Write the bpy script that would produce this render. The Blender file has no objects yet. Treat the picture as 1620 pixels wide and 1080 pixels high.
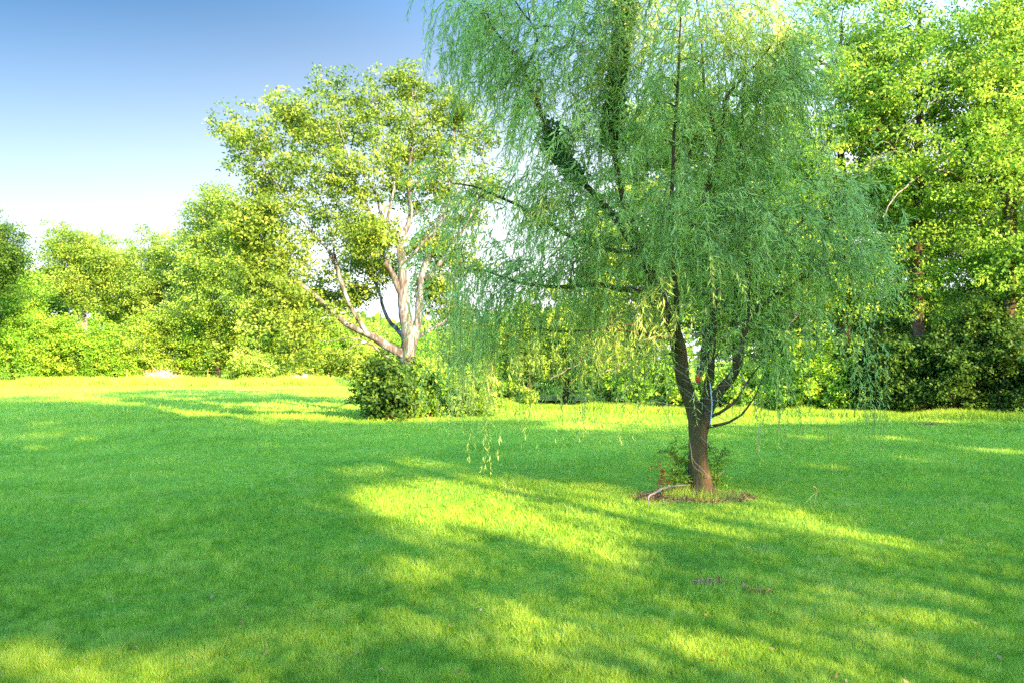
import bpy, math, random
import numpy as np
from mathutils import Vector

random.seed(7)
RNG = np.random.default_rng(7)
scene = bpy.context.scene
C = scene.collection

# ------------------------------------------------------------------ camera
F = 1260.0            # focal length in pixels of the 1620 px wide photograph
EYE, HOR = 1.7, 570.0
cam_data = bpy.data.cameras.new('camera')
cam_data.sensor_width = 36.0
cam_data.lens = 36.0 * F / 1620.0
cam_data.shift_y = 30.0 / 1620.0
cam_data.clip_start = 0.05
cam_data.clip_end = 5000
cam = bpy.data.objects.new('camera', cam_data)
cam.location = (0, 0, EYE)
cam.rotation_euler = (math.radians(90), 0, 0)
C.objects.link(cam)
scene.camera = cam

# ------------------------------------------------------------------ light
SUN_EL = math.radians(22)
SX, SY = 0.6, -0.8                       # horizontal direction towards the sun
world = bpy.data.worlds.new('World')
scene.world = world
world.use_nodes = True
wn = world.node_tree
wn.nodes.clear()
sky = wn.nodes.new('ShaderNodeTexSky')
sky.sky_type = 'NISHITA'
sky.sun_disc = False
sky.sun_elevation = SUN_EL
sky.sun_rotation = math.atan2(SX, SY)
sky.air_density = 1.0
sky.dust_density = 0.6
sky.ozone_density = 2.0
bg = wn.nodes.new('ShaderNodeBackground')
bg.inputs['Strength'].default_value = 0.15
wo = wn.nodes.new('ShaderNodeOutputWorld')
# sky weighted by direction: darker, bluer ahead; added brightness overhead and behind fills shade
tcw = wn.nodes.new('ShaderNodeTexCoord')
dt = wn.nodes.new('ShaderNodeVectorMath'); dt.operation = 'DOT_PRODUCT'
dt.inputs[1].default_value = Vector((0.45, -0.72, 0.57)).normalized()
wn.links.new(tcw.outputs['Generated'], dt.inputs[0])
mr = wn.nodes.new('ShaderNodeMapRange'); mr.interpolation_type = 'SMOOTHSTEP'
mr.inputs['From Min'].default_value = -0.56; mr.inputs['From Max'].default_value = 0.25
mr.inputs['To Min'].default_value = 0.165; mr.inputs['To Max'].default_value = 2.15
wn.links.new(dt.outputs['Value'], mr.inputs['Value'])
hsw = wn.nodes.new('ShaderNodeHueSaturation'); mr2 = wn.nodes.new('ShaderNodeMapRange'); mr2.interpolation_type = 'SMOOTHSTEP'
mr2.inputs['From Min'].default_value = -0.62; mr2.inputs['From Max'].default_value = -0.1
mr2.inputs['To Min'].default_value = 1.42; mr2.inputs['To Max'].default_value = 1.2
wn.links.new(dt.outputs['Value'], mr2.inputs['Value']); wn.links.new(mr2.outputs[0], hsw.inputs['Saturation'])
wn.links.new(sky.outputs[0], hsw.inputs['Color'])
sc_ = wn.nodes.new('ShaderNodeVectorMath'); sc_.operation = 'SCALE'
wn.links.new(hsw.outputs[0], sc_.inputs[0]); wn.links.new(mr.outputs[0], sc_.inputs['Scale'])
# pale haze band low over the horizon
sx_ = wn.nodes.new('ShaderNodeSeparateXYZ'); wn.links.new(tcw.outputs['Generated'], sx_.inputs[0])
ax_ = wn.nodes.new('ShaderNodeMath'); ax_.operation = 'MULTIPLY_ADD'
wn.links.new(sx_.outputs['X'], ax_.inputs[0]); ax_.inputs[1].default_value = -0.20
wn.links.new(sx_.outputs['Z'], ax_.inputs[2])
mh = wn.nodes.new('ShaderNodeMapRange'); mh.interpolation_type = 'LINEAR'
mh.inputs['From Min'].default_value = 0.10; mh.inputs['From Max'].default_value = 0.56
mh.inputs['To Min'].default_value = 1.0; mh.inputs['To Max'].default_value = 0.0
wn.links.new(ax_.outputs[0], mh.inputs['Value'])
mxh = wn.nodes.new('ShaderNodeMix'); mxh.data_type = 'RGBA'
pw_ = wn.nodes.new('ShaderNodeMath'); pw_.operation = 'POWER'; pw_.inputs[1].default_value = 1.8
wn.links.new(mh.outputs[0], pw_.inputs[0])
wn.links.new(pw_.outputs[0], mxh.inputs['Factor'])
wn.links.new(sc_.outputs[0], mxh.inputs['A'])
mxh.inputs['B'].default_value = (2.2, 2.3, 2.4, 1)
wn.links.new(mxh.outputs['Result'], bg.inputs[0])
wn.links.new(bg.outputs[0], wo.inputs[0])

sd = bpy.data.lights.new('sun', 'SUN')
sd.energy = 5.0
sd.angle = math.radians(0.75)
sd.color = (1.0, 0.72, 0.38)
so = bpy.data.objects.new('sun', sd)
ce = math.cos(SUN_EL)
so.rotation_euler = Vector((-SX * ce, -SY * ce, -math.sin(SUN_EL))).to_track_quat('-Z', 'Y').to_euler()
so.location = (30, -40, 30)
C.objects.link(so)

scene.view_settings.view_transform = 'Standard'
scene.view_settings.look = 'None'
scene.view_settings.exposure = 2.5
scene.view_settings.gamma = 1.0
scene.render.engine = 'CYCLES'
cy = scene.cycles
cy.max_bounces = 5
cy.diffuse_bounces = 3
cy.glossy_bounces = 2
cy.transmission_bounces = 3
cy.transparent_max_bounces = 4
cy.caustics_reflective = False
cy.caustics_refractive = False
cy.use_denoising = False


# ------------------------------------------------------------------ helpers
def P(px, py, D):
    return np.array([(px - 810) / F * D, D, EYE + (HOR - py) / F * D])


def tag(o, label=None, cat=None, group=None, kind=None):
    if label: o['label'] = label
    if cat: o['category'] = cat
    if group: o['group'] = group
    if kind: o['kind'] = kind
    return o


def empty(name, loc=(0, 0, 0)):
    o = bpy.data.objects.new(name, None)
    o.empty_display_size = 0.3
    o.location = Vector([float(v) for v in loc])
    C.objects.link(o)
    return o


def mesh_obj(name, verts, faces_n, idx, mat, parent=None, tone=None, smooth=False):
    """verts (N,3); idx flat loop indices; faces_n = verts per face (int) or array"""
    verts = np.asarray(verts, dtype=np.float32)
    if parent is not None:
        verts = verts - np.array(parent.location, dtype=np.float32)
    idx = np.asarray(idx, dtype=np.int32).ravel()
    me = bpy.data.meshes.new(name)
    nf = len(idx) // faces_n
    me.vertices.add(len(verts))
    me.vertices.foreach_set('co', verts.ravel())
    me.loops.add(len(idx))
    me.loops.foreach_set('vertex_index', idx)
    me.polygons.add(nf)
    me.polygons.foreach_set('loop_start', np.arange(nf, dtype=np.int32) * faces_n)
    try:
        me.polygons.foreach_set('loop_total', np.full(nf, faces_n, dtype=np.int32))
    except Exception:
        pass
    if smooth:
        me.polygons.foreach_set('use_smooth', np.ones(nf, dtype=bool))
    me.update(calc_edges=True)
    if tone is not None:
        a = me.attributes.new('tone', 'FLOAT', 'FACE')
        a.data.foreach_set('value', np.asarray(tone, dtype=np.float32))
    me.materials.append(mat)
    o = bpy.data.objects.new(name, me)
    C.objects.link(o)
    if parent is not None:
        o.parent = parent
    return o


def norm(a):
    return a / (np.linalg.norm(a, axis=-1, keepdims=True) + 1e-9)


class Tubes:
    def __init__(self):
        self.v, self.f, self.n = [], [], 0

    def add(self, pts, radii, sides=6, lump=0.0, ridge=0.0):
        pts = np.asarray(pts, float)
        radii = np.asarray(radii, float)
        n = len(pts)
        t = norm(np.gradient(pts, axis=0))
        ref = np.array([0.31, 0.17, 0.93]) if abs(t[0, 2]) < 0.8 else np.array([0.95, 0.2, 0.1])
        u = norm(np.cross(t, ref))
        w = np.cross(t, u)
        a = np.linspace(0, 2 * np.pi, sides, endpoint=False)
        r = radii[:, None] * np.ones((n, sides))
        if lump:
            ph = RNG.uniform(0, 6.28, 3)
            z = np.arange(n)[:, None] * 0.55
            r = r * (1 + lump * (np.sin(2 * a + ph[0] + z * .6) * .5 + np.sin(3 * a + ph[1] - z) * .4 + RNG.normal(0, .25, r.shape)))
        if ridge:
            nz = RNG.normal(0, 1, (n, sides))
            for k in range(1, n):
                nz[k] = .88 * nz[k - 1] + .47 * nz[k]
            r = r * (1 + ridge * nz)
        ring = pts[:, None, :] + r[..., None] * (np.cos(a)[None, :, None] * u[:, None, :] + np.sin(a)[None, :, None] * w[:, None, :])
        self.v.append(ring.reshape(-1, 3))
        i = np.arange(n - 1)[:, None] * sides
        j = np.arange(sides)[None, :]
        k = (j + 1) % sides
        q = np.stack([i + j, i + k, i + sides + k, i + sides + j], -1).reshape(-1, 4) + self.n
        self.f.append(q)
        self.n += n * sides

    def build(self, name, mat, parent=None):
        return mesh_obj(name, np.concatenate(self.v), 4, np.concatenate(self.f), mat, parent, smooth=True)


def smooth_path(pts, radii, step=0.25, wob=0.0):
    """Catmull-Rom resample of a polyline, with a little wobble"""
    pts = np.asarray(pts, float)
    radii = np.asarray(radii, float)
    if len(radii) != len(pts):
        radii = np.linspace(radii[0], radii[-1], len(pts))
    if len(pts) == 2:
        m = (pts[0] + pts[1]) / 2
        pts = np.array([pts[0], m, pts[1]])
        radii = np.array([radii[0], radii.mean(), radii[-1]])
    ext = np.vstack([2 * pts[0] - pts[1], pts, 2 * pts[-1] - pts[-2]])
    out, ro = [], []
    for i in range(len(pts) - 1):
        p0, p1, p2, p3 = ext[i:i + 4]
        n = max(2, int(np.linalg.norm(p2 - p1) / step))
        t = np.linspace(0, 1, n, endpoint=False)[:, None]
        out.append(0.5 * ((2 * p1) + (-p0 + p2) * t + (2 * p0 - 5 * p1 + 4 * p2 - p3) * t ** 2 + (-p0 + 3 * p1 - 3 * p2 + p3) * t ** 3))
        ro.append(radii[i] + (radii[i + 1] - radii[i]) * t[:, 0])
    out.append(pts[-1:])
    ro.append(radii[-1:])
    out = np.vstack(out)
    if wob:
        w = RNG.normal(0, wob, out.shape)
        w[0] = 0
        out = out + w
    return out, np.concatenate(ro)


# ------------------------------------------------------------------ materials
def new_mat(name):
    m = bpy.data.materials.new(name)
    m.use_nodes = True
    nt = m.node_tree
    nt.nodes.clear()
    out = nt.nodes.new('ShaderNodeOutputMaterial')
    return m, nt, out


def ramp(nt, stops, fac=None):
    r = nt.nodes.new('ShaderNodeValToRGB')
    els = r.color_ramp.elements
    while len(els) < len(stops):
        els.new(0.5)
    for e, (p, c) in zip(els, stops):
        e.position = p
        e.color = (*c, 1)
    if fac is not None:
        nt.links.new(fac, r.inputs[0])
    return r.outputs[0]


def noise(nt, scale, detail=3, rough=0.55, vec=None, dist=0):
    n = nt.nodes.new('ShaderNodeTexNoise')
    n.inputs['Scale'].default_value = scale
    n.inputs['Detail'].default_value = detail
    n.inputs['Roughness'].default_value = rough
    n.inputs['Distortion'].default_value = dist
    if vec is not None:
        nt.links.new(vec, n.inputs['Vector'])
    return n.outputs[0]


def leaf_mat(name, stops, trans=0.4, spec=0.25, rough=0.55, noise_scale=None, tcol=1.15, cool=None):
    m, nt, out = new_mat(name)
    at = nt.nodes.new('ShaderNodeAttribute')
    at.attribute_name = 'tone'
    fac = at.outputs['Fac']
    if noise_scale:
        geo = nt.nodes.new('ShaderNodeNewGeometry')
        nz = noise(nt, noise_scale, 3, 0.6, geo.outputs['Position'])
        mx = nt.nodes.new('ShaderNodeMath')
        mx.operation = 'MULTIPLY_ADD'
        nt.links.new(nz, mx.inputs[0])
        mx.inputs[1].default_value = 0.9
        mx.inputs[2].default_value = -0.45
        ad = nt.nodes.new('ShaderNodeMath')
        ad.operation = 'ADD'
        ad.use_clamp = True
        nt.links.new(mx.outputs[0], ad.inputs[0])
        nt.links.new(fac, ad.inputs[1])
        fac = ad.outputs[0]
    col = ramp(nt, stops, fac)
    if cool:
        n5 = noise(nt, 1.3, 4, 0.65, geo.outputs['Position'], 0.3)
        f5 = ramp(nt, [(.46, (0, 0, 0)), (.66, (.62, .62, .62))], n5)
        mxc = nt.nodes.new('ShaderNodeMix'); mxc.data_type = 'RGBA'
        nt.links.new(f5, mxc.inputs['Factor'])
        nt.links.new(col, mxc.inputs['A'])
        mxc.inputs['B'].default_value = (*cool, 1)
        col = mxc.outputs['Result']
    b = nt.nodes.new('ShaderNodeBsdfPrincipled')
    nt.links.new(col, b.inputs['Base Color'])
    b.inputs['Roughness'].default_value = rough
    b.inputs['Specular IOR Level'].default_value = spec
    t = nt.nodes.new('ShaderNodeBsdfTranslucent')
    hs = nt.nodes.new('ShaderNodeHueSaturation')
    hs.inputs['Value'].default_value = tcol
    hs.inputs['Hue'].default_value = 0.49
    nt.links.new(col, hs.inputs['Color'])
    nt.links.new(hs.outputs[0], t.inputs['Color'])
    mix = nt.nodes.new('ShaderNodeMixShader')
    mix.inputs[0].default_value = trans
    nt.links.new(b.outputs[0], mix.inputs[1])
    nt.links.new(t.outputs[0], mix.inputs[2])
    nt.links.new(mix.outputs[0], out.inputs[0])
    return m


def bark_mat(name, stops, scale=6, stretch=0.25, bump=0.6, rough=0.9):
    m, nt, out = new_mat(name)
    tc = nt.nodes.new('ShaderNodeTexCoord')
    mp = nt.nodes.new('ShaderNodeMapping')
    mp.inputs['Scale'].default_value = (1, 1, stretch)
    nt.links.new(tc.outputs['Object'], mp.inputs[0])
    n1 = noise(nt, scale, 6, 0.65, mp.outputs[0], 0.4)
    col = ramp(nt, stops, n1)
    b = nt.nodes.new('ShaderNodeBsdfPrincipled')
    nt.links.new(col, b.inputs['Base Color'])
    b.inputs['Roughness'].default_value = rough
    b.inputs['Specular IOR Level'].default_value = 0.15
    n2 = noise(nt, scale * 5, 5, 0.7, mp.outputs[0], 0.6)
    bp = nt.nodes.new('ShaderNodeBump')
    bp.inputs['Strength'].default_value = bump
    bp.inputs['Distance'].default_value = 0.02
    nt.links.new(n2, bp.inputs['Height'])
    nt.links.new(bp.outputs[0], b.inputs['Normal'])
    nt.links.new(b.outputs[0], out.inputs[0])
    return m


def flat_mat(name, col, rough=0.6, spec=0.3, metal=0.0, nscale=30, var=0.25):
    m, nt, out = new_mat(name)
    tc = nt.nodes.new('ShaderNodeTexCoord')
    n1 = noise(nt, nscale, 4, 0.6, tc.outputs['Object'])
    c2 = tuple(c * (1 - var) for c in col)
    c3 = tuple(min(1, c * (1 + var)) for c in col)
    cc = ramp(nt, [(0.3, c2), (0.7, c3)], n1)
    b = nt.nodes.new('ShaderNodeBsdfPrincipled')
    nt.links.new(cc, b.inputs['Base Color'])
    b.inputs['Roughness'].default_value = rough
    b.inputs['Specular IOR Level'].default_value = spec
    b.inputs['Metallic'].default_value = metal
    nt.links.new(b.outputs[0], out.inputs[0])
    return m


M = {}
M['leaf_wood'] = leaf_mat('wood_leaves', [(0, (.06, .16, .02)), (.40, (.19, .37, .035)), (.75, (.35, .52, .06)), (1, (.50, .57, .12))], trans=.45)
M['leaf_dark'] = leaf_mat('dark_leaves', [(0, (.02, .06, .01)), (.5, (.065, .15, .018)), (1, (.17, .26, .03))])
M['leaf_far'] = leaf_mat('far_leaves', [(0, (.08, .17, .02)), (.4, (.22, .37, .035)), (.8, (.38, .52, .07)), (1, (.56, .60, .17))], trans=.42)
M['leaf_mid'] = leaf_mat('mid_leaves', [(0, (.05, .12, .015)), (.4, (.17, .29, .03)), (.8, (.31, .43, .05)), (1, (.48, .53, .13))], trans=.4)
M['leaf_big'] = leaf_mat('big_tree_leaves', [(0, (.06, .13, .015)), (.4, (.165, .27, .03)), (.8, (.29, .39, .05)), (1, (.44, .48, .11))])
M['leaf_bush'] = leaf_mat('bush_leaves', [(0, (.08, .20, .015)), (.5, (.21, .42, .03)), (.85, (.38, .54, .05)), (1, (.52, .58, .09))])
M['leaf_willow'] = leaf_mat('willow_leaves', [(0, (.17, .30, .08)), (.5, (.46, .64, .15)), (.85, (.62, .73, .18)), (1, (.72, .75, .22))], trans=0.5, spec=0.35, rough=0.45)
M['leaf_vine'] = leaf_mat('vine_leaves', [(0, (.03, .12, .04)), (.6, (.07, .21, .06)), (1, (.13, .28, .06))], trans=0.3)
M['leaf_red'] = leaf_mat('reddish_leaves', [(0, (.10, .08, .02)), (.5, (.32, .10, .02)), (1, (.40, .20, .03))], trans=0.3)
M['leaf_dry'] = leaf_mat('dry_leaves', [(0, (.16, .08, .03)), (.5, (.30, .17, .07)), (1, (.5, .36, .17))], trans=0.15)
M['grass'] = leaf_mat('grass_blades', [(0, (.11, .26, .022)), (.4, (.26, .44, .035)), (.75, (.42, .56, .06)), (1, (.60, .62, .18))], trans=0.35, spec=0.15, noise_scale=0.55, cool=(.24, .42, .07))
M['bark_big'] = bark_mat('pale_bark', [(.36, (.04, .033, .028)), (.48, (.10, .085, .078)), (.57, (.18, .19, .20)), (.72, (.36, .38, .43))], 7, .3)
M['bark_wood'] = bark_mat('wood_bark', [(.3, (.03, .02, .012)), (.55, (.08, .055, .03)), (.8, (.17, .12, .08))], 6, .25)
M['bark_pale'] = bark_mat('bare_branch_bark', [(.3, (.11, .09, .07)), (.7, (.30, .27, .23))], 6, .3)
M['bark_willow'] = bark_mat('willow_bark', [(.28, (.03, .022, .012)), (.42, (.07, .07, .028)), (.55, (.11, .075, .04)), (.78, (.25, .16, .08))], 9, .14, 1.0)
M['twig'] = flat_mat('willow_twig', (.12, .12, .04), nscale=4)
M['twig_grey'] = flat_mat('grey_twig', (.20, .18, .14), nscale=6)
M['twig_gold'] = flat_mat('golden_twig', (.45, .36, .10), nscale=6)


# ------------------------------------------------------------------ ground
def ground_mat():
    m, nt, out = new_mat('lawn_ground')
    geo = nt.nodes.new('ShaderNodeNewGeometry')
    pos = geo.outputs['Position']
    n1 = noise(nt, 0.55, 3, 0.6, pos)
    n2 = noise(nt, 14, 4, 0.7, pos)
    n3 = noise(nt, 90, 3, 0.7, pos)
    a = nt.nodes.new('ShaderNodeMath'); a.operation = 'ADD'
    nt.links.new(n1, a.inputs[0]); nt.links.new(n2, a.inputs[1])
    b = nt.nodes.new('ShaderNodeMath'); b.operation = 'ADD'
    nt.links.new(a.outputs[0], b.inputs[0]); nt.links.new(n3, b.inputs[1])
    c = nt.nodes.new('ShaderNodeMath'); c.operation = 'MULTIPLY'; c.inputs[1].default_value = 1 / 3
    nt.links.new(b.outputs[0], c.inputs[0])
    col = ramp(nt, [(.30, (.09, .22, .02)), (.45, (.16, .33, .03)), (.58, (.25, .42, .04)), (.72, (.42, .50, .09))], c.outputs[0])
    bs = nt.nodes.new('ShaderNodeBsdfPrincipled')
    bs.inputs['Roughness'].default_value = 0.9
    bs.inputs['Specular IOR Level'].default_value = 0.1
    nt.links.new(col, bs.inputs['Base Color'])
    bp = nt.nodes.new('ShaderNodeBump')
    bp.inputs['Strength'].default_value = 0.9
    bp.inputs['Distance'].default_value = 0.05
    nt.links.new(n2, bp.inputs['Height'])
    nt.links.new(bp.outputs[0], bs.inputs['Normal'])
    nt.links.new(bs.outputs[0], out.inputs[0])
    return m


M['ground'] = ground_mat()


def gz(x, y):
    """gentle undulation of the lawn"""
    d = np.clip((np.asarray(y) - 4) / 20, 0, 1)
    return (0.035 * np.sin(np.asarray(x) * .55 + np.asarray(y) * .31) + 0.03 * np.sin(np.asarray(x) * .23 - np.asarray(y) * .47 + 1.3)) * d


def make_ground():
    xs = np.concatenate([[-1500, -600, -250], np.linspace(-110, 110, 160), [250, 600, 1500]])
    ys = np.concatenate([[-600, -250, -110], np.linspace(-60, 120, 140), [250, 600, 1500, 3000]])
    X, Y = np.meshgrid(xs, ys)
    Z = gz(X, Y) * (np.abs(X) < 110) * (Y < 115)
    v = np.stack([X, Y, Z], -1).reshape(-1, 3)
    nx = len(xs)
    i, j = np.meshgrid(np.arange(len(ys) - 1), np.arange(nx - 1), indexing='ij')
    a = (i * nx + j).ravel()
    q = np.stack([a, a + 1, a + nx + 1, a + nx], -1)
    o = mesh_obj('ground', v, 4, q, M['ground'], smooth=True)
    tag(o, 'wide mown lawn that stretches to the trees', None, None, 'structure')


make_ground()


def vnoise(x, y, s, seed):
    """cheap smooth value noise"""
    r = np.random.default_rng(seed)
    g = r.random((64, 64))
    u, v = x / s, y / s
    i, j = np.floor(u).astype(int), np.floor(v).astype(int)
    fu, fv = u - i, v - j
    fu, fv = fu * fu * (3 - 2 * fu), fv * fv * (3 - 2 * fv)
    A = g[i % 64, j % 64]; B = g[(i + 1) % 64, j % 64]; Cc = g[i % 64, (j + 1) % 64]; Dd = g[(i + 1) % 64, (j + 1) % 64]
    return (A * (1 - fu) + B * fu) * (1 - fv) + (Cc * (1 - fu) + Dd * fu) * fv


SOIL = [(2.25, 9.95, .62, .34), (1.50, 6.03, .12, .07)]   # bare patches: x, y, rx, ry


def blades(x, y, h, w, lean, tone, name, mat, label, zoff=0.0, kind='stuff'):
    n = len(x)
    z = gz(x, y) + zoff
    a = RNG.uniform(0, 2 * np.pi, n)
    b = RNG.uniform(0, 2 * np.pi, n)
    wx, wy = np.cos(a) * w / 2, np.sin(a) * w / 2
    ln = lean * h
    v = np.empty((n, 3, 3), np.float32)
    v[:, 0] = np.stack([x - wx, y - wy, z - .004], -1)
    v[:, 1] = np.stack([x + wx, y + wy, z - .004], -1)
    v[:, 2] = np.stack([x + np.cos(b) * ln, y + np.sin(b) * ln, z + h], -1)
    o = mesh_obj(name, v.reshape(-1, 3), 3, np.arange(n * 3), mat, tone=tone)
    tag(o, label, 'grass', None, kind)
    return o


def make_grass(N=2100000):
    px = RNG.uniform(-750, 2370, N)
    py = HOR + 25 + (700 - 25) * RNG.uniform(0, 1, N) ** 1.0
    D = F * EYE / (py - HOR)
    D = D * (1 + RNG.uniform(-.03, .03, N))
    x = (px - 810) / F * D
    y = D
    # tufts: pull part of the blades towards tuft centres
    keep = np.ones(N, bool)
    for sx, sy, rx, ry in SOIL:
        q = ((x - sx) / rx) ** 2 + ((y - sy) / ry) ** 2
        keep &= ~((q < 1 + RNG.normal(0, .25, N)) & (RNG.random(N) < .85))
    x, y, D = x[keep], y[keep], D[keep]
    n = len(x)
    cl = vnoise(x, y, .22, 1) * .5 + vnoise(x, y, .9, 2) * .5
    fine = vnoise(x, y, .07, 5)
    h = (0.014 + 0.055 * cl * (0.3 + 1.4 * fine)) * RNG.uniform(.6, 1.35, n) * np.clip(D / 14, 1, 2.2)
    w = np.clip(D / 5.0, .8, 9) * .0048 * RNG.uniform(.6, 1.4, n)
    big = vnoise(x, y, 2.4, 3)
    tone = np.clip(.36 + .55 * (fine - .5) + .35 * (cl - .5) + .30 * (big - .5) + RNG.normal(0, .13, n), 0, 1)
    dead = RNG.random(n) < .02 + .30 * np.clip((vnoise(x, y, .45, 9) - .72) * 4, 0, 1) * (vnoise(x, y, 2.2, 19) > .5)
    tone[dead] = 1
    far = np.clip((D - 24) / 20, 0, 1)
    tone = np.clip(tone + .22 * far, 0, 1)  # distant blades paler: the sunlit band's brightness put into their tone
    lean = RNG.uniform(.1, 1.1, n)
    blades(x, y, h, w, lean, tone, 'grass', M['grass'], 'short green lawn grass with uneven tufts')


make_grass()


# ------------------------------------------------------------------ leaves
def leaf_quads(pos, size, aspect=.6, up=.8, droop=.3, direction=None, nrm=None):
    n = len(pos)
    size = np.broadcast_to(size, (n,))[:, None]
    if nrm is None:
        nrm = norm(RNG.normal(0, 1, (n, 3)) + np.array([0, 0, up]))
    if direction is None:
        d = RNG.normal(0, 1, (n, 3)) - np.array([0, 0, droop])
    else:
        d = direction
    d = norm(d - nrm * np.sum(d * nrm, -1, keepdims=True))
    s = np.cross(nrm, d)
    v = np.empty((n, 4, 3), np.float32)
    v[:, 0] = pos
    v[:, 1] = pos + d * size * .45 + s * size * aspect * .5
    v[:, 2] = pos + d * size + nrm * size * -.12
    v[:, 3] = pos + d * size * .45 - s * size * aspect * .5
    return v.reshape(-1, 3)


def foliage_points(targets, rc, per, flat=.7, sub=7, tight=.24):
    """leaf positions in sub-clusters round each target, with a tone per leaf"""
    K = len(targets)
    rc = np.broadcast_to(rc, (K,))
    sc = targets[:, None, :] + RNG.normal(0, .55, (K, sub, 3)) * np.array([1, 1, flat]) * rc[:, None, None]
    st = np.clip(RNG.normal(0, .17, (K, 1)) + RNG.normal(0, .15, (K, sub)), -.4, .45)
    m = max(1, per // sub)
    p = sc[:, :, None, :] + RNG.normal(0, tight, (K, sub, m, 3)) * np.array([1, 1, flat]) * rc[:, None, None, None]
    t = .44 + st[:, :, None] + RNG.normal(0, .09, (K, sub, m))
    return p.reshape(-1, 3), np.clip(t.reshape(-1), 0, 1)


def sample_blobs(blobs, K, shell=2.0):
    """blobs: list of (centre, radii, weight)"""
    w = np.array([b[1][0] * b[1][1] * b[1][2] * b[2] for b in blobs]) ** .75
    w /= w.sum()
    ix = RNG.choice(len(blobs), K, p=w)
    d = norm(RNG.normal(0, 1, (K, 3)))
    r = RNG.uniform(0, 1, (K, 1)) ** (1 / shell)
    c = np.array([blobs[i][0] for i in ix]); rr = np.array([blobs[i][1] for i in ix])
    return c + d * r * rr


def grow(limbs, targets, rmax=.06, wob=.04, up=.25, start_frac=.35):
    """connect every target to the skeleton by a curved branch, nearest first"""
    nodes, rad = [], []
    for pts, r in limbs:
        k = int(len(pts) * start_frac)
        nodes.append(pts[k:]); rad.append(r[k:])
    nodes = np.vstack(nodes); rad = np.concatenate(rad)
    d0 = np.min(np.linalg.norm(targets[:, None, :] - nodes[None, ::max(1, len(nodes) // 60), :], axis=-1), 1)
    tb = Tubes()
    for i in np.argsort(d0):
        t = targets[i]
        dv = t - nodes
        dist = np.linalg.norm(dv, axis=1)
        cost = dist + np.clip(-dv[:, 2], 0, None) * .9 - rad * .8
        j = int(np.argmin(cost))
        L = dist[j]
        if L < .08:
            continue
        a = nodes[j]
        mid = (a + t) / 2 + np.array([0, 0, up * L * RNG.uniform(-.2, .8)]) + RNG.normal(0, .09 * L, 3)
        n = max(4, min(9, int(L / .25)))
        s = np.linspace(0, 1, n)[:, None]
        path = (1 - s) ** 2 * a + 2 * s * (1 - s) * mid + s * s * t
        path[1:] += RNG.normal(0, wob * L * .25, (n - 1, 3))
        r0 = min(rad[j] * .7, rmax, .006 + .016 * L)
        rr = np.linspace(r0, .004 + .15 * r0, n)
        tb.add(path, rr, 5)
        nodes = np.vstack([nodes, path[2:]])
        rad = np.concatenate([rad, rr[2:]])
    return tb


def limb(pixels, D, r0, r1, dD=0, step=.25, wob=.01):
    """pixels: list of (px,py[,depth offset])"""
    pts = []
    for k, q in enumerate(pixels):
        dd = q[2] if len(q) > 2 else dD * k / max(1, len(pixels) - 1)
        pts.append(P(q[0], q[1], D + dd))
    rr = np.linspace(r0, r1, len(pts))
    return smooth_path(pts, rr, step, wob)


def px_blob(px, py, rx, ry, D, dd=0, rz=None, w=1.0):
    c = P(px, py, D + dd)
    s = (D + dd) / F
    return (c, np.array([rx * s, (rz if rz else (rx + ry) / 2 * s), ry * s]), w)


def auto_blobs(px, top, bot, hw, D, n=16, depth=1.0, rs=.42, seed=None):
    """uneven crown: blobs scattered on and in an ovoid"""
    r = random.Random(seed if seed is not None else int(px * 7 + top))
    out = []
    cyy, ry = (top + bot) / 2, (bot - top) / 2
    for k in range(n):
        while True:
            x, y, z = r.uniform(-1, 1), r.uniform(-1, 1), r.uniform(-1, 1)
            if .25 < x * x + y * y + z * z < 1: break
        s = r.uniform(.75, 1.2) * rs
        sx = 1 - .25 * max(0, -y)
        out.append(px_blob(px + x * hw * (1 - s * .8) * sx, cyy + y * ry * (1 - s * .8), hw * s, ry * s * .9, D, z * hw * D / F * .75 * depth, hw * s * D / F, 1))
    return out


def plant(name, base, limbs, targets, rc, per, leaf, lm, bm, label, cat, group=None, flat=.7, up=.8,
          rmax=.06, branches=True, sub=7, tight=.24, keep=None, sides=9, aspect=.6, lump=.06, sf=.35, stem='trunk'):
    root = empty(name, base)
    tag(root, label, cat, group)
    tb = Tubes()
    for pts, r in limbs:
        tb.add(pts, r, sides, lump)
    if branches:
        g = grow(limbs, targets, rmax, start_frac=sf)
        tb.f += [f + tb.n for f in g.f]
        tb.v += g.v
    tb.build(stem, bm, root)
    p, t = foliage_points(targets, rc, per, flat, sub, tight)
    if keep is not None:
        k = keep(p); p, t = p[k], t[k]
    k = p[:, 2] > gz(p[:, 0], p[:, 1]) + .03
    p, t = p[k], t[k]
    sz = leaf * RNG.uniform(.65, 1.3, len(p))
    mesh_obj('crown' if stem == 'trunk' else 'foliage', leaf_quads(p, sz, aspect, up), 4, np.arange(len(p) * 4), lm, root, tone=t)
    return root


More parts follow.
